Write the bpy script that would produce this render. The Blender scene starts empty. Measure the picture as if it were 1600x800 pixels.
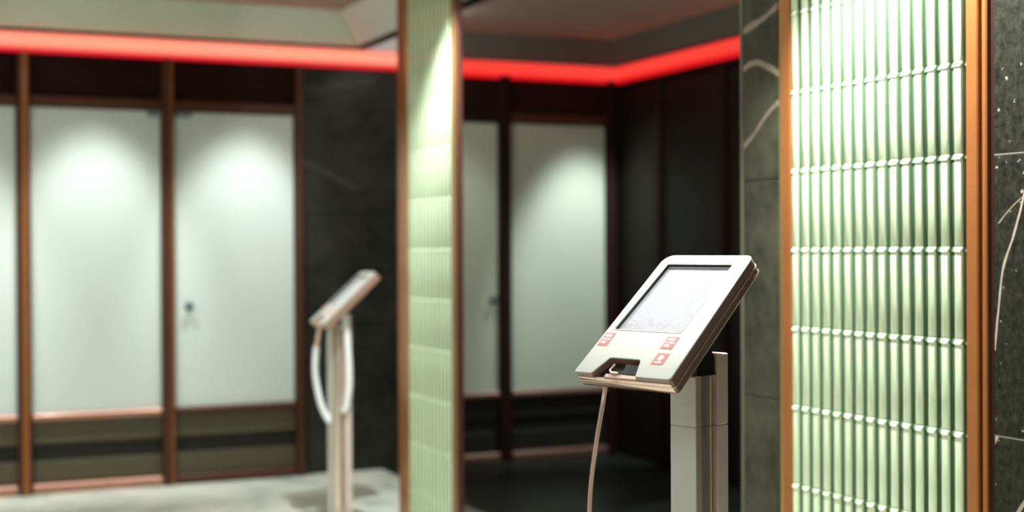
import bpy, bmesh, math, random
from mathutils import Vector, Matrix
random.seed(4)
C = bpy.context.scene.collection
S = bpy.context.scene

# ------------------------------------------------------------------ camera
def make_camera():
    f = 2222.0
    th = math.radians(24.23); pitch = math.atan(12 / f); roll = 0.0045
    fw = Vector((math.sin(th) * math.cos(pitch), math.cos(th) * math.cos(pitch), -math.sin(pitch)))
    rt = Vector((math.cos(th), -math.sin(th), 0)); up = rt.cross(fw)
    R = rt * math.cos(roll) - up * math.sin(roll)
    U = R.cross(fw)
    cd = bpy.data.cameras.new('camera'); co = bpy.data.objects.new('camera', cd); C.objects.link(co)
    co.matrix_world = Matrix(((R.x, U.x, -fw.x, 0), (R.y, U.y, -fw.y, 0), (R.z, U.z, -fw.z, 1.25), (0, 0, 0, 1)))
    cd.sensor_width = 36; cd.lens = 36 * f / 1600
    cd.dof.use_dof = True; cd.dof.focus_distance = 2.85; cd.dof.aperture_fstop = 2.0
    cd.clip_start = 0.05
    S.camera = co
make_camera()

# ------------------------------------------------------------------ world, exposure, lights
w = bpy.data.worlds.new('world'); S.world = w; w.use_nodes = True
w.node_tree.nodes['Background'].inputs[0].default_value = (0.9, 1.0, 0.95, 1)
w.node_tree.nodes['Background'].inputs[1].default_value = 0.02
S.view_settings.view_transform = 'Standard'; S.view_settings.look = 'None'
S.view_settings.exposure = 0.0; S.view_settings.gamma = 1.0

def look(o, d):
    o.rotation_euler = Vector(d).to_track_quat('-Z', 'Y').to_euler()
def spot(loc, target, power, angle, blend=0.6, color=(0.93, 1.0, 0.98), radius=0.03):
    l = bpy.data.lights.new('downlight_or_fill', 'SPOT'); l.energy = power; l.spot_size = math.radians(angle)
    l.spot_blend = blend; l.color = color; l.shadow_soft_size = radius
    o = bpy.data.objects.new('downlight_or_fill', l); C.objects.link(o); o.location = loc
    look(o, Vector(target) - Vector(loc)); return o
def area(loc, target, power, sx, sy, color=(0.95, 1.0, 0.96)):
    l = bpy.data.lights.new('ceiling_light_or_fill', 'AREA'); l.shape = 'RECTANGLE'; l.size = sx; l.size_y = sy
    l.energy = power; l.color = color
    o = bpy.data.objects.new('ceiling_light_or_fill', l); C.objects.link(o); o.location = loc
    look(o, Vector(target) - Vector(loc)); return o

# wall washers above the frosted partitions (scallops)
for x in (-0.52, 0.27, 1.06, 1.85):
    spot((x, 7.0, 2.53), (x, 7.65, 0.95), 112, 50, 0.75, (0.92, 1.0, 1.0), 0.08)
spot((3.90, 7.0, 2.47), (3.90, 7.65, 0.95), 165, 48, 0.75, (0.86, 0.97, 1.0), 0.08)
spot((3.06, 7.0, 2.47), (3.06, 7.65, 0.95), 28, 50, 0.75, (0.9, 1.0, 0.95), 0.08)
pt = bpy.data.lights.new('recess_fill', 'POINT'); pt.energy = 10; pt.shadow_soft_size = 0.05; po = bpy.data.objects.new('recess_fill', pt); C.objects.link(po); po.location = (2.66, 7.0, 2.50)  # unseen point fill added to brighten the plaster by the cove
# spots on the tiled panels
spot((1.80, 2.60, 2.52), (2.12, 2.66, 1.2), 430, 78, 0.55)
spot((1.85, 5.40, 2.52), (2.20, 5.42, 1.3), 250, 92, 0.75)
spot((3.0, 4.3, 1.9), (3.2, 6.5, 2.5), 34, 150, 0.9, (1.0, 0.95, 0.88), 0.1)  # added fill hidden behind the column, aimed up at the inner ceiling
# ceiling panel light, then two unseen fill areas added to brighten the room
area((1.35, 3.9, 2.53), (1.35, 3.9, 0), 17, 0.7, 1.4)
area((-0.9, 4.8, 2.53), (-0.9, 4.8, 0), 55, 1.2, 1.6)
area((-0.3, 1.0, 2.53), (-0.3, 1.0, 0), 20, 1.2, 1.2)

# ------------------------------------------------------------------ materials
def new_mat(name):
    m = bpy.data.materials.new(name); m.use_nodes = True
    nt = m.node_tree; b = nt.nodes['Principled BSDF']; return m, nt, b
def simple(name, col, rough=0.5, metal=0.0, coat=0.0, noise=0.0, scale=20, spec=0.5, stretch=None):
    m, nt, b = new_mat(name)
    b.inputs['Base Color'].default_value = (*col, 1); b.inputs['Roughness'].default_value = rough
    b.inputs['Metallic'].default_value = metal; b.inputs['Coat Weight'].default_value = coat
    b.inputs['Coat Roughness'].default_value = 0.08; b.inputs['Specular IOR Level'].default_value = spec
    if noise:
        tc = nt.nodes.new('ShaderNodeTexCoord'); n = nt.nodes.new('ShaderNodeTexNoise'); n.inputs['Scale'].default_value = scale
        n.inputs['Detail'].default_value = 4
        src = tc.outputs['Object']
        if stretch:
            mp = nt.nodes.new('ShaderNodeMapping'); mp.inputs['Scale'].default_value = stretch
            nt.links.new(src, mp.inputs[0]); src = mp.outputs[0]
        nt.links.new(src, n.inputs['Vector'])
        mx = nt.nodes.new('ShaderNodeMix'); mx.data_type = 'RGBA'
        mx.inputs['A'].default_value = (*[c * (1 - noise) for c in col], 1)
        mx.inputs['B'].default_value = (*[min(1, c * (1 + noise)) for c in col], 1)
        nt.links.new(n.outputs['Fac'], mx.inputs['Factor']); nt.links.new(mx.outputs['Result'], b.inputs['Base Color'])
    return m
def ramp(nt, src, stops):
    r = nt.nodes.new('ShaderNodeValToRGB'); e = r.color_ramp.elements
    while len(e) < len(stops): e.new(0.5)
    for el, (p, c) in zip(e, stops): el.position = p; el.color = (*c, 1)
    nt.links.new(src, r.inputs[0]); return r.outputs[0]
def math_node(nt, op, a, b=None):
    n = nt.nodes.new('ShaderNodeMath'); n.operation = op
    for i, v in enumerate((a, b)):
        if v is None: continue
        if isinstance(v, (int, float)): n.inputs[i].default_value = v
        else: nt.links.new(v, n.inputs[i])
    return n.outputs[0]
def stone(name, dark, light, scale, rough, veins, vein_col, speck=0.0, coat=0.0, spec=0.15):
    """dark stone; veins = list of (axis of parameter, points [(param, value)], half width, strength)"""
    m, nt, b = new_mat(name)
    geo = nt.nodes.new('ShaderNodeNewGeometry'); pos = geo.outputs['Position']
    n = nt.nodes.new('ShaderNodeTexNoise'); n.inputs['Scale'].default_value = scale; n.inputs['Detail'].default_value = 8
    n.inputs['Roughness'].default_value = 0.7; nt.links.new(pos, n.inputs['Vector'])
    col = ramp(nt, n.outputs['Fac'], [(0.32, dark), (0.72, light)])
    sep = nt.nodes.new('ShaderNodeSeparateXYZ'); nt.links.new(pos, sep.inputs[0])
    wn = nt.nodes.new('ShaderNodeTexNoise'); wn.inputs['Scale'].default_value = 22; wn.inputs['Detail'].default_value = 3
    nt.links.new(pos, wn.inputs['Vector'])
    for axis, pts, half, strength in veins:
        other = {'Y': 'Z', 'Z': 'Y', 'X': 'Z'}[axis]
        p0, p1 = min(p for p, v in pts), max(p for p, v in pts)
        v0, v1 = min(v for p, v in pts) - 0.05, max(v for p, v in pts) + 0.05
        t = math_node(nt, 'DIVIDE', math_node(nt, 'SUBTRACT', sep.outputs[axis], p0), p1 - p0)
        fc = nt.nodes.new('ShaderNodeFloatCurve'); cu = fc.mapping.curves[0]
        q = sorted(((p - p0) / (p1 - p0), (v - v0) / (v1 - v0)) for p, v in pts)
        cu.points[0].location = q[0]; cu.points[1].location = q[-1]
        for s in q[1:-1]: cu.points.new(*s)
        fc.mapping.update(); nt.links.new(t, fc.inputs['Value'])
        val = math_node(nt, 'ADD', math_node(nt, 'MULTIPLY', fc.outputs[0], v1 - v0), v0)
        d = math_node(nt, 'ABSOLUTE', math_node(nt, 'SUBTRACT', sep.outputs[other], val))
        d = math_node(nt, 'ADD', d, math_node(nt, 'MULTIPLY', math_node(nt, 'SUBTRACT', wn.outputs['Fac'], 0.5), half * 1.4))
        mask = nt.nodes.new('ShaderNodeMapRange'); mask.inputs['From Min'].default_value = half * 1.25
        mask.inputs['From Max'].default_value = half * 0.6; nt.links.new(d, mask.inputs['Value'])
        inside = math_node(nt, 'MULTIPLY', math_node(nt, 'GREATER_THAN', t, 0.0), math_node(nt, 'LESS_THAN', t, 1.0))
        mk = math_node(nt, 'MULTIPLY', math_node(nt, 'MULTIPLY', mask.outputs[0], inside), strength)
        mx = nt.nodes.new('ShaderNodeMix'); mx.data_type = 'RGBA'; nt.links.new(col, mx.inputs['A'])
        mx.inputs['B'].default_value = (*vein_col, 1); nt.links.new(mk, mx.inputs['Factor']); col = mx.outputs['Result']
    if speck:
        vo = nt.nodes.new('ShaderNodeTexVoronoi'); vo.inputs['Scale'].default_value = 30; nt.links.new(pos, vo.inputs['Vector'])
        f_ = ramp(nt, vo.outputs['Distance'], [(0.09, (1, 1, 1)), (0.16, (0, 0, 0))])
        gt = math_node(nt, 'GREATER_THAN', n.outputs['Fac'], 0.53)
        mk = math_node(nt, 'MULTIPLY', math_node(nt, 'MULTIPLY', f_, gt), speck)
        mx = nt.nodes.new('ShaderNodeMix'); mx.data_type = 'RGBA'; nt.links.new(col, mx.inputs['A'])
        mx.inputs['B'].default_value = (0.35, 0.33, 0.27, 1); nt.links.new(mk, mx.inputs['Factor']); col = mx.outputs['Result']
    nt.links.new(col, b.inputs['Base Color'])
    b.inputs['Roughness'].default_value = rough; b.inputs['Coat Weight'].default_value = coat
    b.inputs['Specular IOR Level'].default_value = spec; b.inputs['Coat Roughness'].default_value = 0.15
    return m

M = {}
M['copper'] = simple('copper', (0.36, 0.125, 0.034), 0.42, 0.5, 0.1, 0.15, 8)
M['copper_dark'] = simple('dark_copper', (0.085, 0.026, 0.011), 0.5, 0.3, 0.0, 0.15, 8)
M['copper_rail'] = simple('rail_copper', (0.45, 0.22, 0.15), 0.42, 0.5, 0.2)
M['rail_dim'] = simple('dim_copper_rail', (0.22, 0.12, 0.085), 0.42, 0.3)  # rail copper darkened in its colour for the dim inner room
M['gold'] = simple('brass_edge', (0.45, 0.26, 0.09), 0.3, 0.7)
M['edge'] = simple('worn_bronze_edge', (0.10, 0.085, 0.055), 0.5, 0.3)
M['brown'] = simple('dark_brown_wood', (0.020, 0.007, 0.005), 0.65, 0, 0.0, 0.3, 5, 0.12)
M['black'] = simple('black_shadow_gap', (0.01, 0.01, 0.009), 0.7)
M['frosted'] = simple('frosted_glass', (0.69, 0.75, 0.70), 0.45, 0, 0.0, 0.03, 2, 0.35)
M['frosted_dim'] = simple('frosted_glass_dimmed', (0.50, 0.55, 0.43), 0.45, 0, 0.0, 0.03, 2, 0.35)  # same frosted glass with the inner room's dimness put into the colour
M['olive'] = simple('olive_stone', (0.085, 0.068, 0.034), 0.5, 0, 0.0, 0.45, 40)
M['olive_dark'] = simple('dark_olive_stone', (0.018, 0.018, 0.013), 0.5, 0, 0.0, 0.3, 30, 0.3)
M['plaster'] = simple('pale_plaster', (0.70, 0.80, 0.66), 0.85, 0, 0, 0.04, 3)
M['plaster_white'] = simple('white_plaster', (0.88, 0.88, 0.82), 0.85)
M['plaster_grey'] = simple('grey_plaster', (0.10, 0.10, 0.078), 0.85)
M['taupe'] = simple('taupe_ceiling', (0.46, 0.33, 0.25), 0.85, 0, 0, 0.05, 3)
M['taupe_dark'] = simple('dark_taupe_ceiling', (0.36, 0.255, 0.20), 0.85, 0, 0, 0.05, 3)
M['beige'] = simple('beige_wall', (0.42, 0.36, 0.29), 0.8, 0, 0, 0.05, 3)
M['wood_dark'] = simple('dark_panelling', (0.011, 0.008, 0.006), 0.5, 0, 0.0, 0.3, 6, 0.15)
M['steel'] = simple('brushed_steel', (0.60, 0.60, 0.55), 0.36, 0.75, 0, 0.06, 12, 0.5, (1, 30, 1))
M['bezel'] = simple('champagne_metal_bezel', (0.58, 0.58, 0.52), 0.34, 0.12, 0.2, 0.04, 14, 0.5, (1, 24, 24))
M['umber'] = simple('shell_side_copper_reflection', (0.32, 0.20, 0.155), 0.42, 0.25, 0.1)  # silver shell sides; mirrored copper surroundings put into the colour
M['recess'] = simple('dark_green_recess_shadow', (0.035, 0.045, 0.035), 0.4, 0.3)  # shadow inside the screen recess put into the dark wall colour
M['rim'] = simple('copper_rim', (0.82, 0.56, 0.45), 0.28, 0.45)
M['chrome'] = simple('chrome', (0.80, 0.66, 0.58), 0.18, 0.8)
M['pole_grey'] = simple('silver_painted_metal', (0.72, 0.72, 0.66), 0.42, 0.1, 0, 0.03, 30)
M['pole_pink'] = simple('warm_silver_metal', (0.72, 0.57, 0.52), 0.42, 0.2, 0, 0.03, 30)
M['rubber'] = simple('black_plastic', (0.012, 0.012, 0.012), 0.35)
M['clear'] = simple('dark_scanner_glass', (0.02, 0.022, 0.022), 0.2, 0, 0.2, 0.8, 60)
M['cable'] = simple('copper_sleeved_cable', (0.92, 0.62, 0.50), 0.3, 0.3)
M['cable_white'] = simple('white_cable', (0.85, 0.85, 0.86), 0.35)
M['red'] = simple('red_sticker', (0.74, 0.19, 0.18), 0.4, 0, 0.0)
M['white'] = simple('white_print', (0.9, 0.88, 0.86), 0.4)
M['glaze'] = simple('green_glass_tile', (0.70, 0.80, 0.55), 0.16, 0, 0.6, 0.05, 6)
M['glaze_deep'] = simple('deep_green_groove_and_shade', (0.13, 0.20, 0.12), 0.2, 0, 0.5, 0.1, 8)
M['joint'] = simple('pale_joint', (0.19, 0.155, 0.115), 0.7)
M['grout'] = simple('beige_grout', (0.20, 0.17, 0.13), 0.8)
M['hinge'] = simple('grey_hinge_metal', (0.20, 0.24, 0.25), 0.3, 0.8)
M['marble'] = stone('dark_marble', (0.012, 0.014, 0.009), (0.075, 0.070, 0.047), 5, 0.35,
    [('Y', [(3.20, 1.925), (3.30, 1.885), (3.44, 1.855)], 0.010, 0.8),
     ('Y', [(3.20, 1.70), (3.28, 1.745), (3.36, 1.765), (3.45, 1.72)], 0.009, 0.9),
     ('Y', [(3.20, 1.66), (3.29, 1.615), (3.36, 1.56), (3.45, 1.515)], 0.008, 0.7)], (0.24, 0.19, 0.15))
M['granite'] = stone('dark_granite', (0.001, 0.0012, 0.0007), (0.032, 0.031, 0.018), 60, 0.5,
    [('Z', [(1.02, 2.418), (1.12, 2.405), (1.20, 2.392), (1.27, 2.362), (1.36, 2.33), (1.44, 2.31)], 0.0035, 0.9),
     ('Z', [(1.30, 2.405), (1.335, 2.365), (1.37, 2.31)], 0.003, 0.6),
     ('Z', [(0.80, 2.432), (0.833, 2.410)], 0.006, 0.9),
     ('Z', [(0.60, 2.40), (0.66, 2.36), (0.75, 2.29)], 0.006, 0.8)], (0.36, 0.29, 0.22), 0.8, 0.0)
M['marble_back'] = stone('dark_marble_far', (0.014, 0.016, 0.012), (0.05, 0.05, 0.038), 5, 0.35,
    [('X', [(2.1, 1.77), (2.25, 1.71), (2.5, 1.58)], 0.02, 0.45),
     ('X', [(2.1, 2.10), (2.3, 2.15), (2.6, 2.2)], 0.02, 0.3)], (0.12, 0.10, 0.08))
M['floor_dark'] = stone('dark_floor_stone', (0.006, 0.0075, 0.006), (0.022, 0.025, 0.02), 4, 0.4, [], (0, 0, 0))
def floor_mat():
    m, nt, b = new_mat('pale_green_marble')
    geo = nt.nodes.new('ShaderNodeNewGeometry')
    n = nt.nodes.new('ShaderNodeTexNoise'); n.inputs['Scale'].default_value = 3.2; n.inputs['Detail'].default_value = 6
    n.inputs['Distortion'].default_value = 1.2; nt.links.new(geo.outputs['Position'], n.inputs['Vector'])
    c = ramp(nt, n.outputs['Fac'], [(0.34, (0.50, 0.61, 0.50)), (0.5, (0.78, 0.82, 0.70)), (0.66, (0.92, 0.90, 0.78))])
    nt.links.new(c, b.inputs['Base Color']); b.inputs['Roughness'].default_value = 0.3
    return m
M['floor'] = floor_mat()
def led_mat(name, mid, edge, z0, z1):
    m, nt, b = new_mat(name); nt.nodes.remove(b)
    out = nt.nodes['Material Output']; e = nt.nodes.new('ShaderNodeEmission')
    geo = nt.nodes.new('ShaderNodeNewGeometry'); sep = nt.nodes.new('ShaderNodeSeparateXYZ')
    nt.links.new(geo.outputs['Position'], sep.inputs[0])
    mr = nt.nodes.new('ShaderNodeMapRange'); mr.inputs['From Min'].default_value = z0; mr.inputs['From Max'].default_value = z1
    nt.links.new(sep.outputs['Z'], mr.inputs['Value'])
    c = ramp(nt, mr.outputs[0], [(0.0, edge), (0.10, edge), (0.40, mid), (0.80, mid), (1.0, [(a + b_) / 2 for a, b_ in zip(mid, edge)])])
    nt.links.new(c, e.inputs[0]); e.inputs[1].default_value = 1.0; nt.links.new(e.outputs[0], out.inputs[0])
    return m
M['led_coral'] = led_mat('led_diffuser_coral', (1.3, 0.40, 0.25), (0.85, 0.012, 0.03), 2.262, 2.366)
M['led_red'] = led_mat('led_diffuser_red', (1.1, 0.065, 0.045), (0.80, 0.008, 0.014), 2.245, 2.345)
def screen_mat():
    m, nt, b = new_mat('white_touch_screen')
    tc = nt.nodes.new('ShaderNodeTexCoord'); mp = nt.nodes.new('ShaderNodeMapping'); mp.inputs['Scale'].default_value = (1, 2.2, 1)
    mp.inputs['Rotation'].default_value = (0, 0, 0.7)
    n = nt.nodes.new('ShaderNodeTexNoise'); n.inputs['Scale'].default_value = 55; n.inputs['Detail'].default_value = 8
    n.inputs['Distortion'].default_value = 1.5
    nt.links.new(tc.outputs['Object'], mp.inputs[0]); nt.links.new(mp.outputs[0], n.inputs['Vector'])
    c = ramp(nt, n.outputs['Fac'], [(0.3, (0.62, 0.62, 0.68)), (0.55, (0.86, 0.85, 0.90)), (0.75, (0.92, 0.91, 0.95))])
    nt.links.new(c, b.inputs['Emission Color']); b.inputs['Emission Strength'].default_value = 0.55  # streaked white tone set as emission
    b.inputs['Base Color'].default_value = (0.05, 0.05, 0.055, 1); b.inputs['Roughness'].default_value = 0.18
    return m
M['screen'] = screen_mat()

# ------------------------------------------------------------------ mesh helpers
class MB:
    def __init__(self): self.v = []; self.f = []; self.mi = []
    def quad_grid(self, rings, closed=True, caps=True, mi=0):
        b = len(self.v); n = len(rings[0])
        for r in rings: self.v += [tuple(p) for p in r]
        for i in range(len(rings) - 1):
            for j in range(n if closed else n - 1):
                k = (j + 1) % n
                self.f.append((b + i * n + j, b + i * n + k, b + (i + 1) * n + k, b + (i + 1) * n + j)); self.mi.append(mi)
        if caps:
            self.f.append(tuple(b + j for j in reversed(range(n)))); self.mi.append(mi)
            self.f.append(tuple(b + (len(rings) - 1) * n + j for j in range(n))); self.mi.append(mi)
        return self
    def box(self, x0, x1, y0, y1, z0, z1, bev=0.0, mi=0):
        if bev <= 0:
            self.quad_grid([[(x0, y0, z), (x1, y0, z), (x1, y1, z), (x0, y1, z)] for z in (z0, z1)], mi=mi)
        else:
            def ring(i, z):
                q = bev - i if i < bev else 0
                a, b_, c, d = x0 + i, x1 - i, y0 + i, y1 - i; e = bev
                return [(a + e, c, z), (b_ - e, c, z), (b_, c + e, z), (b_, d - e, z), (b_ - e, d, z), (a + e, d, z), (a, d - e, z), (a, c + e, z)]
            self.quad_grid([ring(bev * 0.8, z0), ring(0, z0 + bev), ring(0, z1 - bev), ring(bev * 0.8, z1)], mi=mi)
        return self
    def tube(self, pts, r, n=10, mi=0):
        pts = [Vector(p) for p in pts]; rings = []; up = None
        for i, p in enumerate(pts):
            d = (pts[min(i + 1, len(pts) - 1)] - pts[max(i - 1, 0)]).normalized()
            if up is None: up = d.orthogonal().normalized()
            up = (up - d * up.dot(d)).normalized(); s = d.cross(up)
            rr = r[i] if isinstance(r, (list, tuple)) else r
            rings.append([p + (up * math.cos(2 * math.pi * k / n) + s * math.sin(2 * math.pi * k / n)) * rr for k in range(n)])
        return self.quad_grid(rings, mi=mi)
    def build(self, name, mats, parent=None, smooth=None, xf=None):
        me = bpy.data.meshes.new(name); vs = self.v if xf is None else [xf(p) for p in self.v]
        me.from_pydata(vs, [], self.f)
        if not isinstance(mats, (list, tuple)): mats = [mats]
        for m in mats: me.materials.append(m)
        for p, i in zip(me.polygons, self.mi): p.material_index = i
        bm = bmesh.new(); bm.from_mesh(me); bmesh.ops.recalc_face_normals(bm, faces=bm.faces); bm.to_mesh(me); bm.free()
        if smooth is not None:
            me.polygons.foreach_set('use_smooth', [True] * len(me.polygons))
            me.set_sharp_from_angle(angle=math.radians(smooth))
        o = bpy.data.objects.new(name, me); C.objects.link(o)
        if parent: o.parent = parent
        return o
def box(name, mat, x0, x1, y0, y1, z0, z1, parent=None, bev=0.0, label=None):
    o = MB().box(x0, x1, y0, y1, z0, z1, bev).build(name, mat, parent)
    if label: o['label'] = label
    return o
def thing(name, label, cat, loc=(0, 0, 0), rz=0.0, group=None):
    o = bpy.data.objects.new(name, None); C.objects.link(o); o.location = loc; o.rotation_euler = (0, 0, rz)
    o.empty_display_size = 0.1
    o['label'] = label; o['category'] = cat
    if group: o['group'] = group
    return o
def structure(o, label, cat):
    o['kind'] = 'structure'; o['label'] = label; o['category'] = cat; return o
def spline(pts, n=8):
    pts = [Vector(p) for p in pts]; out = []
    for i in range(len(pts) - 1):
        p0, p1, p2, p3 = pts[max(i - 1, 0)], pts[i], pts[i + 1], pts[min(i + 2, len(pts) - 1)]
        for k in range(n):
            t = k / n
            out.append(0.5 * ((2 * p1) + (p2 - p0) * t + (2 * p0 - 5 * p1 + 4 * p2 - p3) * t * t + (3 * p1 - p0 - 3 * p2 + p3) * t ** 3))
    out.append(pts[-1]); return out

# ------------------------------------------------------------------ the setting
YB = 7.65                    # plane of the back wall
XP = 2.2525                  # plane of the tiled wall
XI = 4.127                   # plane of the inner room's dark side wall
FLOOR_SPLIT = 2.63
structure(box('floor', M['floor'], -3.0, FLOOR_SPLIT, -2.6, 7.9, -0.1, 0.0), 'pale green and cream marble floor of the main room', 'floor')
structure(box('floor', M['floor_dark'], FLOOR_SPLIT, 4.4, -2.6, 7.9, -0.1, 0.0), 'dark stone floor beyond the opening', 'floor')

# back wall core with dark marble slabs
wb = structure(box('wall_back', M['wood_dark'], -3.0, 4.4, 7.74, 7.9, 0, 2.62), 'dark back wall behind the frosted partitions', 'wall')
for z0, z1 in ((0.0, 0.83), (0.834, 1.45), (1.454, 2.262)):
    box('marble_slab', M['marble_back'], 2.176, 2.76, 7.66, 7.74, z0, z1, wb)
box('plaster_band', M['plaster_white'], -3.0, 4.4, 7.715, 7.74, 2.262, 2.62, wb, label='white plaster band above the light strip')

# inner side wall: dark panelling with slim brown posts
wi = structure(box('wall_inner', M['wood_dark'], XI + 0.05, XI + 0.2, 2.6, 7.74, 0, 2.62), 'nearly black panelled side wall beyond the opening', 'wall')
for y0, y1 in ((2.62, 4.3), (4.36, 5.6), (5.66, 6.42), (6.50, 7.10), (7.16, 7.66)):
    box('panel', M['wood_dark'], XI + 0.02, XI + 0.05, y0, y1, 0.02, 2.2, wi)
for y0 in (4.3, 5.6, 6.42, 7.10):
    box('post', M['brown'], XI, XI + 0.05, y0, y0 + 0.06, 0, 2.22, wi, 0.004)
box('header_panel', M['brown'], XI + 0.01, XI + 0.05, 2.62, 7.66, 2.22, 2.245, wi)

# ceilings
ceil = structure(box('ceiling', M['taupe'], -3.0, 2.36, -2.6, 7.52, 2.56, 2.62), 'taupe ceiling of the main room', 'ceiling')
m = MB(); m.quad_grid([[(-3.0, 7.64, 2.388), (-3.0, 7.66, 2.388), (-3.0, 7.62, 2.62), (-3.0, 7.515, 2.56)],
                       [(2.50, 7.64, 2.388), (2.50, 7.66, 2.388), (2.50, 7.62, 2.62), (2.36, 7.515, 2.56)]])
m.build('cove', M['plaster'], ceil)['label'] = 'pale green sloped cove above the light strip'
m = MB(); m.quad_grid([[(2.50, 7.64, 2.388), (2.52, 7.64, 2.388), (2.52, 7.64, 2.62), (2.36, 7.515, 2.56)],
                       [(2.50, 4.0, 2.388), (2.52, 4.0, 2.388), (2.52, 4.0, 2.62), (2.36, 4.0, 2.56)]])
m.build('cove', M['plaster_white'], ceil)
m = MB(); m.box(-3.0, 2.50, 7.655, 7.70, 2.372, 2.392); m.box(2.495, 2.535, 4.0, 7.68, 2.368, 2.388)
m.build('shadow_gap', M['black'], ceil)['label'] = 'dark shadow gap under the cove'
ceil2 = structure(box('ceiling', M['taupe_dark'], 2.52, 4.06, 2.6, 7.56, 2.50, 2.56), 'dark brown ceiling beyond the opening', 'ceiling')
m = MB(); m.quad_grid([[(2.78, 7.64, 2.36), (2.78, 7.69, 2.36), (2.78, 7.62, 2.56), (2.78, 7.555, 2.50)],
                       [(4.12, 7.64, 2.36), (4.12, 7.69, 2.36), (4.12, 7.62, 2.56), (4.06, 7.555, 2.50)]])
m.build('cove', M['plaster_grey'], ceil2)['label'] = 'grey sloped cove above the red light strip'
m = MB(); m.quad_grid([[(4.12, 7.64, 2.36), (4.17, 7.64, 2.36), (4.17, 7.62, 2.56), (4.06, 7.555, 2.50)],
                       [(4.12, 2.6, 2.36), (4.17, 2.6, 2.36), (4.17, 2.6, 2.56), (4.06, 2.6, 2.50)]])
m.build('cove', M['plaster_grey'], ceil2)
# unseen walls that close the room
structure(box('wall_left', M['beige'], -3.1, -3.0, -2.6, 7.9, 0, 2.62), 'plain beige wall on the far left of the room', 'wall')
structure(box('wall_rear', M['beige'], -3.0, 4.4, -2.7, -2.6, 0, 2.62), 'plain beige wall behind the camera', 'wall')

# wall that carries the tiled panels, with the opening in it
m = MB(); m.box(XP + 0.03, XP + 0.16, -2.6, 3.418, 0, 2.62); m.box(XP + 0.03, XP + 0.10, 3.418, 5.57, 2.44, 2.62)
wr = structure(m.build('wall_right', M['grout']), 'dark stone wall on the right with an opening between two tiled panels', 'wall')
for z0, z1 in ((0.0, 0.8315), (0.8345, 1.4495), (1.4525, 2.07), (2.073, 2.62)):
    for y0, y1 in ((-2.6, -1.29), (-1.287, 0.0), (0.003, 1.2), (1.203, 2.419)):
        box('granite_slab', M['granite'], XP, XP + 0.03, y0, y1, z0, z1, wr, 0.0015)
for z0, z1 in ((0.0, 0.8315), (0.8345, 1.4355), (1.4385, 2.07), (2.073, 2.62)):
    box('marble_slab', M['marble'], XP, XP + 0.03, 3.236, 3.405, z0, z1, wr, 0.0015)
for z in (0.8315, 1.4495, 2.07):
    box('joint', M['joint'], XP + 0.0003, XP + 0.03, -2.6, 2.419, z + 0.0001, z + 0.0029, wr)
box('edge_strip', M['edge'], XP - 0.002, XP + 0.03, 3.405, 3.421, 0, 2.62, wr, 0.002, label='slim brass coloured edge strip at the opening')

# ------------------------------------------------------------------ tiled panels
def tile_mesh(pitch, h, rib, depth):
    """groove floor plus a rounded rib, ends eased at the joints; local: y across, z up, -x outwards"""
    mb = MB(); g = pitch - rib; base = 0.010; e = 0.0035
    ribp = [(g + rib * u_, depth * d_) for u_, d_ in ((0, 0), (0.0, 0.62), (0.05, 0.85), (0.17, 0.97), (0.5, 1.04), (0.83, 0.97), (0.95, 0.85), (1.0, 0.62), (1.0, 0))]
    allp = [(0.0004, 0.0)] + ribp
    def ring(z, s, drop):
        return [(-(base - drop) - d * s, y, z) for y, d in allp] + [(0, pitch - 0.0004, z), (0, 0.0004, z)]
    gap = 0.0008
    # square lower end; a proud lip at the upper end, sloped so that it catches the light from above
    def lip(z, out):
        return [(-base - d - out, y, z) for y, d in allp] + [(0, pitch - 0.0004, z), (0, 0.0004, z)]
    rings = [lip(gap, -0.001), lip(gap + 0.001, 0), lip(h - 0.0135, 0), lip(h - 0.012, 0.0032), lip(h - gap, -0.001)]
    mb.quad_grid(rings)
    n = len(rings[0])
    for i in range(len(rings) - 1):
        mb.mi[i * n] = 1; mb.mi[i * n + 1] = 1  # deep green glass: groove floor, and rib near side with shade put into colour
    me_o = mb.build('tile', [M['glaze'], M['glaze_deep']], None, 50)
    return me_o
def tiled_panel(y0, y1, ncol, pitch_z, z_first, nrow, label, left_trim, right_trims, back=0.004):
    t = thing('tiled_panel', label, 'wall panel', (XP + 0.026, (y0 + y1) / 2, 0), 0, 'green tiled wall panels')
    yc = (y0 + y1) / 2; p = (y1 - y0) / ncol
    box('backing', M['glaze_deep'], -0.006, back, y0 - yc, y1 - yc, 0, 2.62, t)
    proto = tile_mesh(p, pitch_z, p * 0.60, 0.0135)
    first = True
    for c in range(ncol):
        for r in range(nrow):
            o = proto if first else proto.copy()
            if not first: C.objects.link(o)
            first = False
            o.parent = t
            o.location = (-0.006 + random.uniform(-0.0003, 0.0003), y0 - yc + c * p, z_first + r * pitch_z)
            o.rotation_euler = (0, 0, random.uniform(-0.006, 0.006))
    for c in range(ncol):                        # cut tiles of the lowest row
        o = proto.copy(); C.objects.link(o); o.parent = t
        o.location = (-0.006, y0 - yc + c * p, 0.004); o.scale = (1, 1, (z_first - 0.004) / pitch_z)
    for a, b, proud, mat in left_trim + right_trims:
        box('frame_strip', M[mat], -proud, back, a - yc, b - yc, 0, 2.62, t, 0.003)
    return t
tiled_panel(2.500, 3.172, 15, 0.2105, 1.25 - 5 * 0.2105, 12,
    'wide green ribbed tile panel with copper frame beside the granite at right',
    [(3.172, 3.208, 0.032, 'copper'), (3.209, 3.233, 0.026, 'gold')],
    [(2.462, 2.4995, 0.034, 'copper'), (2.440, 2.456, 0.028, 'copper'), (2.4205, 2.439, 0.018, 'brown'), (2.456, 2.462, 0.020, 'brown')])
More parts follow.
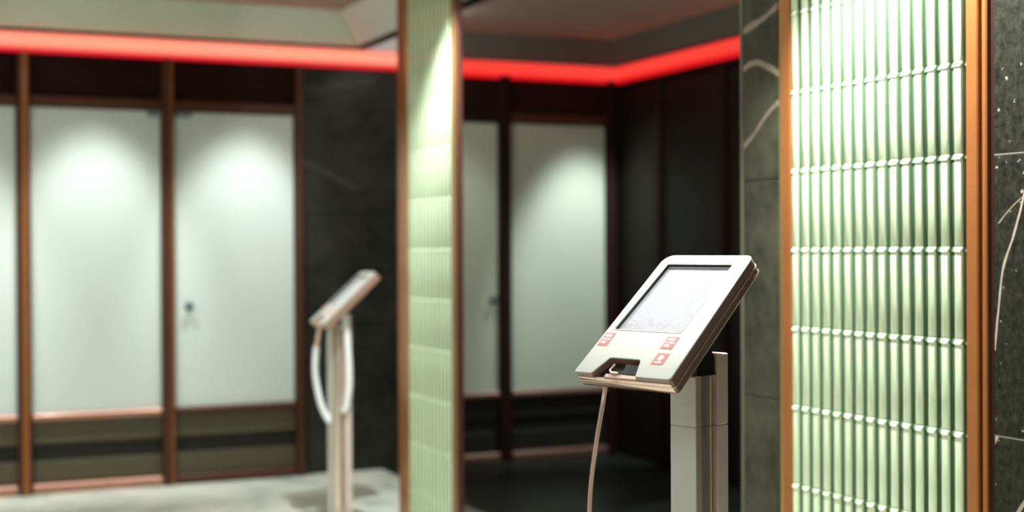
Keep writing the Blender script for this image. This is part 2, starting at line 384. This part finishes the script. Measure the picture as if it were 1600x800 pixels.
tiled_panel(5.625, 6.152, 12, 0.2205, 1.25 - 5 * 0.2205, 11,
    'narrow-looking blurred green ribbed tile panel standing left of the dark opening',
    [(6.152, 6.19, 0.034, 'gold'), (6.191, 6.30, 0.030, 'copper')],
    [(5.600, 5.6245, 0.026, 'gold'), (5.572, 5.599, 0.022, 'copper_dark')])

# ------------------------------------------------------------------ frosted partitions and doors
Z_KICK0, Z_RAIL, Z_PAN0, Z_PAN1, Z_HEAD = 0.05, 0.375, 0.41, 1.985, 2.045
def post(x, hw, parent, mat='copper_dark', ox=0.0):
    o = box('post', M[mat], x - hw - ox, x + hw - ox, YB - 0.04, YB + 0.06, 0, 2.262, parent, 0.006)
    # copper bead on the post's right flank
    return o
def bay(x0, x1, parent, ox, glass, kick, rail, header=True, headmat='brown'):
    a, b = x0 - ox, x1 - ox
    box('frosted_panel', M[glass], a + 0.004, b - 0.004, YB + 0.0, YB + 0.012, Z_PAN0, Z_PAN1, parent, 0.002)
    box('lower_rail', M[rail], a, b, YB - 0.025, YB + 0.03, Z_RAIL, Z_PAN0, parent, 0.008)
    box('base_rail', M[rail], a, b, YB - 0.03, YB + 0.03, 0.0, Z_KICK0, parent, 0.008)
    kp = box('kick_panel', M[kick], a, b, YB + 0.004, YB + 0.03, Z_KICK0, 0.165, parent, 0.002)
    box('kick_panel', M[kick], a, b, YB + 0.004, YB + 0.03, 0.255, Z_RAIL, parent, 0.002)
    box('kick_recess', M['olive_dark'], a, b, YB + 0.022, YB + 0.032, 0.165, 0.255, parent)
    if header:
        box('header_rail', M['copper_dark'], a, b, YB - 0.02, YB + 0.03, Z_PAN1 + 0.006, Z_HEAD, parent, 0.005)
        box('header_panel', M[headmat], a, b, YB + 0.02, YB + 0.05, Z_HEAD, 2.262, parent)
OX = 0.707
gp = thing('glass_partition', 'brown framed frosted glass partition along the back wall at left', 'partition', (OX, YB, 0))
gp.location = (OX, 0, 0)
for x, hw in ((-0.02, 0.03), (0.707, 0.031), (1.434, 0.031), (2.151, 0.022)): post(x, hw, gp, 'copper_dark', OX)
for x in (-0.02, 0.707):
    box('post_bead', M['copper'], x - 0.012 - OX, x + 0.02 - OX, YB - 0.046, YB - 0.04, 0, 2.262, gp, 0.002, label='bright copper bead on the post')
box('post_bead', M['copper'], 1.434 + 0.012 - OX, 1.434 + 0.024 - OX, YB - 0.046, YB - 0.04, 0, 2.262, gp, 0.002)
bay(0.010, 0.676, gp, OX, 'frosted', 'olive', 'copper_rail')
bay(0.738, 1.403, gp, OX, 'frosted', 'olive', 'copper_rail')
box('header_rail', M['copper_dark'], 1.465 - OX, 2.129 - OX, YB - 0.02, YB + 0.03, Z_PAN1 + 0.006, Z_HEAD, gp, 0.005)
box('header_panel', M['brown'], 1.465 - OX, 2.129 - OX, YB + 0.02, YB + 0.05, Z_HEAD, 2.262, gp)
def knob(x, z, parent, ox):
    mb = MB(); rings = []
    for y, r in ((0.0, 0.024), (-0.006, 0.024), (-0.008, 0.010), (-0.026, 0.010), (-0.030, 0.018), (-0.042, 0.018), (-0.046, 0.013)):
        rings.append([(x - ox + r * math.cos(k * math.pi / 8), YB + y, z + r * math.sin(k * math.pi / 8)) for k in range(16)])
    o = mb.quad_grid(rings).build('knob', M['hinge'], parent, 40); o['label'] = 'small round grey knob'; return o
d1 = thing('door_1', 'frosted glass door with small grey knob between brown posts at left', 'door', (1.79, 0, 0)); d1['kind'] = 'structure'
bay(1.467, 2.127, d1, 1.79, 'frosted', 'olive', 'copper_dark', False)
knob(1.545, 0.95, d1, 1.79)
for xa, xb, parent, ox in ((1.33, 1.40, gp, OX), (1.47, 1.56, d1, 1.79)):
    h = box('hinge', M['hinge'], xa - ox, xb - ox, YB - 0.05, YB - 0.005, 1.955, 1.985, parent, 0.006); h['label'] = 'grey metal hinge fitting at the top'
OX2 = 3.40
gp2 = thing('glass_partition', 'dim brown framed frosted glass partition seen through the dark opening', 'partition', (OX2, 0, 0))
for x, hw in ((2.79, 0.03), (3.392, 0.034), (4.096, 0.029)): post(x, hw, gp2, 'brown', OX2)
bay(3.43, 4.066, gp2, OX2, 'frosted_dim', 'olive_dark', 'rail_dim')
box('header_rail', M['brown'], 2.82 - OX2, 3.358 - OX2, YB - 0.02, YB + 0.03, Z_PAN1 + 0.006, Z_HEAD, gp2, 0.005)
box('header_panel', M['brown'], 2.82 - OX2, 3.358 - OX2, YB + 0.02, YB + 0.05, Z_HEAD, 2.25, gp2)
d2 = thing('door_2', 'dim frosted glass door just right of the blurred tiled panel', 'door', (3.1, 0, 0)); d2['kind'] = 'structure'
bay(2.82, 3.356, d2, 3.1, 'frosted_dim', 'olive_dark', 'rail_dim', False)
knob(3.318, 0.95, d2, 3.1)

# ------------------------------------------------------------------ light strips
def led(name, label, mat, a, b, z0, z1):
    """rounded diffuser bar with a slim black back channel; a, b = (x, y) ends of the bar's wall side"""
    t = thing(name, label, 'light strip', ((a[0] + b[0]) / 2, (a[1] + b[1]) / 2, z0), 0, 'red light strips under the ceiling')
    d = (Vector((b[0], b[1], 0)) - Vector((a[0], a[1], 0))); L = d.length; d.normalize(); nrm = Vector((d.y, -d.x, 0))
    h = z1 - z0
    prof = [(0.0, 0.0), (0.016, 0.0), (0.026, h * 0.12), (0.03, h * 0.3), (0.03, h * 0.7), (0.026, h * 0.88), (0.016, h), (0.0, h)]
    rings = [[d * s + nrm * (0.012 + q) + Vector((0, 0, z)) for q, z in prof] for s in (-L / 2, L / 2)]
    MB().quad_grid(rings).build('diffuser', mat, t, 30)
    rings = [[d * s + nrm * q + Vector((0, 0, z)) for q, z in ((0, 0.004), (0.012, 0.004), (0.012, h - 0.004), (0, h - 0.004))] for s in (-L / 2, L / 2)]
    MB().quad_grid(rings).build('channel', M['black'], t)
    return t
led('light_strip', 'wide coral red light strip above the frosted partition at left', M['led_coral'], (-2.98, 7.655), (2.75, 7.655), 2.262, 2.366)
led('light_strip', 'deep red light strip on the back wall seen through the opening', M['led_red'], (2.78, 7.655), (4.11, 7.655), 2.245, 2.345)
led('light_strip', 'deep red light strip rising to the right on the inner side wall', M['led_red'], (XI + 0.02, 7.652), (XI + 0.02, 2.62), 2.245, 2.345)

# ------------------------------------------------------------------ kiosks
def rounded_poly(corners, n=6):
    """corners: (x, y, radius) counter-clockwise -> outline points"""
    out = []
    for i, (x, y, r) in enumerate(corners):
        p = Vector((x, y)); a = Vector(corners[i - 1][:2]) - p; b = Vector(corners[(i + 1) % len(corners)][:2]) - p
        a.normalize(); b.normalize()
        if r <= 0: out.append((x, y)); continue
        half = math.acos(max(-1, min(1, a.dot(b)))) / 2; dist = r / math.tan(half)
        s, e = p + a * dist, p + b * dist; c = p + (a + b).normalized() * (r / math.sin(half))
        a0 = math.atan2(s.y - c.y, s.x - c.x); a1 = math.atan2(e.y - c.y, e.x - c.x)
        da = (a1 - a0 + math.pi) % (2 * math.pi) - math.pi
        for k in range(n + 1):
            t = a0 + da * k / n; out.append((c.x + r * math.cos(t), c.y + r * math.sin(t)))
    return out
def inset_poly(pts, d):
    n = len(pts); out = []
    for i in range(n):
        p0, p1, p2 = Vector(pts[i - 1]), Vector(pts[i]), Vector(pts[(i + 1) % n])
        e1 = (p1 - p0); e2 = (p2 - p1)
        if e1.length < 1e-7: e1 = e2
        if e2.length < 1e-7: e2 = e1
        e1.normalize(); e2.normalize()
        n1 = Vector((-e1.y, e1.x)); n2 = Vector((-e2.y, e2.x)); b = n1 + n2
        b.normalize(); k = max(0.35, b.dot(n1)); out.append(tuple(p1 + b * (d / k)))
    return out
def plate_with_holes(outer, holes, z):
    """flat face at height z with holes, triangulated"""
    bm = bmesh.new(); edges = []
    for loop in [outer] + holes:
        vs = [bm.verts.new((x, y, z)) for x, y in loop]
        for i in range(len(vs)): edges.append(bm.edges.new((vs[i], vs[(i + 1) % len(vs)])))
    bmesh.ops.triangle_fill(bm, use_beauty=True, use_dissolve=False, edges=edges)
    bm.verts.index_update()
    v = [tuple(q.co) for q in bm.verts]; f = [tuple(x.index for x in fc.verts) for fc in bm.faces]; bm.free()
    return v, f
SCREEN = [(-0.102, -0.049), (0.071, -0.049), (0.079, 0.142), (-0.090, 0.142)]
def kiosk(loc, yaw, tilt, zc, label, cable_pts, extra_cable=None, dv=0.0, cable_mat='cable', cable_r=0.0042):
    t = thing('self_service_kiosk', label, 'kiosk', loc, yaw - math.pi / 2, 'touch screen kiosks on poles')
    ct, st = math.cos(tilt), math.sin(tilt)
    def hd(p):                                   # head coordinates (s across, t up the face, n outwards) -> kiosk local
        s, q, n = p
        return (s, q * ct - n * st, zc + q * st + n * ct)
    W0, W1, L2 = 0.126, 0.114, 0.1705
    outline = rounded_poly([(-W0, -L2, 0.006), (-0.078, -L2, 0.003), (-0.058, -0.1265, 0.008), (0.022, -0.1265, 0.008), (0.038, -L2, 0.003),
                            (W0, -L2, 0.008), (W1, L2, 0.016), (-W1, L2, 0.026)])
    full = rounded_poly([(-W0, -L2, 0.006), (W0, -L2, 0.008), (W1, L2, 0.016), (-W1, L2, 0.026)])
    scr = rounded_poly([(x, y, 0.003) for x, y in SCREEN], 3)
    # front shell: bezel face, chamfer, side wall
    mb = MB(); face = inset_poly(outline, 0.0014)
    v, f = plate_with_holes(face, [scr], 0.0)
    b = len(mb.v); mb.v += v; mb.f += [tuple(b + i for i in q) for q in f]; mb.mi += [0] * len(f)
    mb.quad_grid([[(x, y, 0.0) for x, y in face], [(x, y, -0.0014) for x, y in outline]], caps=False, mi=0)
    mb.quad_grid([[(x, y, -0.0014) for x, y in outline], [(x, y, -0.0185) for x, y in outline]], caps=False, mi=1)
    v, f = plate_with_holes(outline, [], -0.0185)
    b = len(mb.v); mb.v += v; mb.f += [tuple(b + i for i in q) for q in f]; mb.mi += [1] * len(f)
    # recess walls down to the glass
    mb.quad_grid([[(x, y, 0.0) for x, y in scr], [(x, y, -0.0072) for x, y in inset_poly(scr, 0.0012)]], caps=False, mi=2)
    fs = mb.build('front_shell', [M['bezel'], M['umber'], M['recess']], t, 30, hd)
    fs['label'] = 'pale champagne metal front with bronze sides toned as copper reflection'
    # screen: flat white glass at its own depth
    q = inset_poly(scr, 0.0010); mb = MB()
    mb.quad_grid([[(x, y, -0.0100) for x, y in q], [(x, y, -0.0068) for x, y in q]])
    ga, gb = inset_poly(scr, -0.0022), inset_poly(scr, -0.0030); gm = MB()
    gm.quad_grid([[(x, y, 0.0001) for x, y in ga], [(x, y, 0.0006) for x, y in ga], [(x, y, 0.0006) for x, y in gb], [(x, y, 0.0001) for x, y in gb]], caps=False)
    gm.build('screen_trim', M['umber'], fs, None, hd)
    sc = mb.build('screen', M['screen'], fs, None, hd); sc['label'] = 'white touch screen with smears'
    # black glass margin along the top and left of the screen
    mb = MB(); mb.box(-0.086, 0.0735, 0.1335, 0.1375, -0.0063, -0.0052)
    mb.build('screen_gasket', M['rubber'], fs, None, hd)
    # stickers with white pictograms, flat print
    for x0, x1, y0, y1, kind in ((-0.116, -0.090, -0.096, -0.060, 0), (0.050, 0.079, -0.094, -0.062, 1), (0.054, 0.083, -0.135, -0.106, 2)):
        stk = MB().box(x0, x1, y0, y1, 0.0001, 0.0007).build('sticker', M['red'], fs, None, hd)
        stk['label'] = 'small red sticker with white marks'
        mb = MB(); hh = y1 - y0; ww = x1 - x0
        if kind < 2:
            mb.box(x0 + ww * .12, x1 - ww * .12, y0 + hh * .45, y0 + hh * .55, 0.0007, 0.0010)
            mb.box(x0 + ww * .16, x0 + ww * .62, y0 + hh * .18, y0 + hh * .33, 0.0007, 0.0010)
            mb.box(x0 + ww * .18, x1 - ww * .2, y0 + hh * .68, y0 + hh * .86, 0.0007, 0.0010)
        else:
            c = ((x0 + x1) / 2, y0 + hh * .58)
            mb.quad_grid([[(c[0] + ww * .24 * math.cos(k * math.pi / 6), c[1] + hh * .24 * math.sin(k * math.pi / 6), z) for k in range(12)] for z in (0.0007, 0.0010)])
            mb.box(x0 + ww * .2, x1 - ww * .2, y0 + hh * .12, y0 + hh * .24, 0.0007, 0.0010)
        mb.build('print', M['white'], fs, None, hd)
    # copper rim between the two shells and the rear shell
    rim = inset_poly(full, 0.004)
    mb = MB(); mb.quad_grid([[(x, y, -0.0185) for x, y in rim], [(x, y, -0.0215) for x, y in rim]])
    mb.build('shell_joint', M['rubber'], t, 30, hd)
    o2 = inset_poly(full, -0.0009)
    mb = MB(); mb.quad_grid([[(x, y, -0.0205) for x, y in o2], [(x, y, -0.0225) for x, y in o2]])
    mb.build('rim', M['rim'], t, 30, hd)['label'] = 'thin shiny copper line between the shells'
    mb = MB(); o3 = inset_poly(full, 0.001); o4 = inset_poly(full, 0.008)
    mb.quad_grid([[(x, y, -0.0225) for x, y in o3], [(x, y, -0.037) for x, y in o3], [(x, y, -0.041) for x, y in o4]], mi=0)
    mb.build('rear_shell', M['umber'], t, 30, hd)
    mb = MB(); o5 = inset_poly(full, -0.0008); o6 = inset_poly(full, 0.0012)
    mb.quad_grid([[(x, y, -0.0355) for x, y in o5], [(x, y, -0.038) for x, y in o6]], caps=False)
    mb.build('rear_edge', M['rim'], t, 30, hd)['label'] = 'bright copper rear edge'
    # copper lip along the bottom
    mb = MB(); mb.quad_grid([[(-W0 + 0.006, -L2 - 0.0012, -0.0115), (-W0 + 0.02, -L2 + 0.004, -0.030), (-W0 + 0.02, -L2 + 0.008, -0.030), (-W0 + 0.006, -L2 + 0.002, -0.0115)],
                             [(W0 - 0.004, -L2 - 0.0012, -0.0115), (W0 - 0.006, -L2 + 0.001, -0.038), (W0 - 0.006, -L2 + 0.005, -0.038), (W0 - 0.004, -L2 + 0.002, -0.0115)]])
    mb.build('bottom_lip', M['rim'], t, None, hd)['label'] = 'copper coloured lip along the lower edge'
    # scanner in the notch
    mb = MB(); mb.box(-0.070, 0.034, -0.169, -0.128, -0.0180, -0.0150)
    sb = mb.build('scanner_tray', M['rubber'], t, None, hd)
    mb = MB(); mb.box(-0.050, 0.034, -0.1695, -0.160, -0.0150, -0.0085, 0.001)
    mb.build('tray_lip', M['rim'], sb, None, hd)
    mb = MB(); mb.quad_grid([[(-0.012, -0.158, -0.0150), (0.028, -0.158, -0.0150), (0.026, -0.136, -0.0150), (-0.010, -0.136, -0.0150)],
                             [(-0.010, -0.156, -0.0095), (0.026, -0.156, -0.0095), (0.024, -0.138, -0.0030), (-0.008, -0.138, -0.0030)]])
    mb.build('scanner_window', M['clear'], sb, None, hd)['label'] = 'dark glossy scanner window'
    mb = MB(); mb.tube([(-0.016, -0.159, -0.006), (-0.036, -0.159, -0.006), (-0.042, -0.154, -0.006), (-0.040, -0.138, -0.006)], 0.0022, 8)
    mb.build('guide_wire', M['rim'], sb, 40, hd)
    # pole: front plate, chrome core, taller rear plate
    u0, u1 = -0.0215, 0.0445; zt = zc - 0.124; zr = zc - 0.081
    for z0, z1 in ((0.018, zt - 0.0985), (zt - 0.0975, zt)):
        MB().box(u0, u1, 0.036 + dv, 0.0385 + dv, z0, z1, 0.0008).build('front_plate', M['pole_grey'], t)
        MB().box(u0, u1, 0.101 + dv, 0.134 + dv, z0, z1 if z1 < zt else zr, 0.002).build('rear_plate', M['pole_pink'], t)
        cy, cx = 0.0702 + dv, (u0 + u1) / 2
        prof = []
        hx = (u1 - u0) / 2 + 0.0015; hy = 0.0312
        for k in range(24):
            a = 2 * math.pi * k / 24; c_, s_ = math.cos(a), math.sin(a)
            prof.append((cx + hx * math.copysign(abs(c_) ** 0.95, c_), cy + hy * math.copysign(abs(s_) ** 0.95, s_)))
        MB().quad_grid([[(x, y, z) for x, y in prof] for z in (z0, z1)]).build('chrome_column', M['chrome'], t, 40)
    MB().box(u0 + 0.002, u1 - 0.002, 0.044 + dv, 0.101 + dv, zt - 0.0015, zt + 0.001).build('column_cap', M['rim'], t)
    # black bracket from the rear plate up to the head
    mb = MB(); cx = (u0 + u1) / 2; zh = lambda y: zc + (y * st / ct) - 0.041 / ct
    mb.quad_grid([[(cx - 0.026, 0.048 + dv, zt + 0.001), (cx + 0.026, 0.048 + dv, zt + 0.001), (cx + 0.026, 0.101 + dv, zt + 0.001), (cx - 0.026, 0.101 + dv, zt + 0.001)],
                  [(cx - 0.026, 0.048 + dv, zt + 0.026), (cx + 0.026, 0.048 + dv, zt + 0.026), (cx + 0.026, 0.101 + dv, zt + 0.034), (cx - 0.026, 0.101 + dv, zt + 0.034)],
                  [(cx - 0.022, 0.010, zh(0.010) + 0.002), (cx + 0.022, 0.010, zh(0.010) + 0.002), (cx + 0.022, 0.055, zh(0.055) + 0.002), (cx - 0.022, 0.055, zh(0.055) + 0.002)]])
    mb.build('bracket', M['rubber'], t)
    MB().box(-0.15, 0.17, -0.09 + dv, 0.22 + dv, 0.0, 0.012, 0.005).build('base_plate', M['steel'], t)
    MB().box(u0 - 0.01, u1 + 0.01, 0.03 + dv, 0.14 + dv, 0.012, 0.020, 0.003).build('pole_shoe', M['steel'], t)
    MB().tube(spline(cable_pts), cable_r, 10).build('cable', M[cable_mat], t, 60)['label'] = 'copper toned cable hanging from the head'
    if extra_cable:
        for p, r in extra_cable:
            MB().tube(spline(p), r, 10).build('cord', M['cable_white'], t, 60)['label'] = 'white looped cord'
    return t

kiosk((1.4055, 2.3968, 0), 0.2996, 0.7242, 1.122, 'sharp silver touch screen kiosk on a pole at the dark opening',
      [(-0.067, -0.098, 0.990), (-0.0665, -0.102, 0.970), (-0.064, -0.112, 0.938), (-0.071, -0.12, 0.877), (-0.0855, -0.12, 0.801), (-0.091, -0.12, 0.739), (-0.0915, -0.118, 0.66),
       (-0.085, -0.10, 0.50), (-0.06, -0.05, 0.33), (-0.02, 0.0, 0.22), (0.008, 0.042, 0.20)])
kiosk((1.99, 6.34, 0), -0.02, 0.75, 1.028, 'blurred silver kiosk seen side-on in front of dark marble with a looped white cable',
      [(-0.007, -0.100, 0.925), (-0.008, -0.105, 0.905), (-0.014, -0.122, 0.790), (-0.016, -0.128, 0.686), (-0.009, -0.112, 0.568), (0.001, -0.090, 0.495), (0.0096, -0.067, 0.458)],
      [([(0.046, -0.012, 0.985), (0.0546, 0.0, 0.894), (0.0594, 0.0103, 0.746), (0.0608, 0.0123, 0.6285), (0.055, 0.003, 0.54), (0.044, -0.004, 0.50)], 0.016),
       ([(-0.0138, -0.1215, 0.80), (-0.016, -0.128, 0.686), (-0.009, -0.112, 0.568), (0.001, -0.090, 0.495), (0.0096, -0.067, 0.452)], 0.014)], -0.105, 'cable', 0.009)
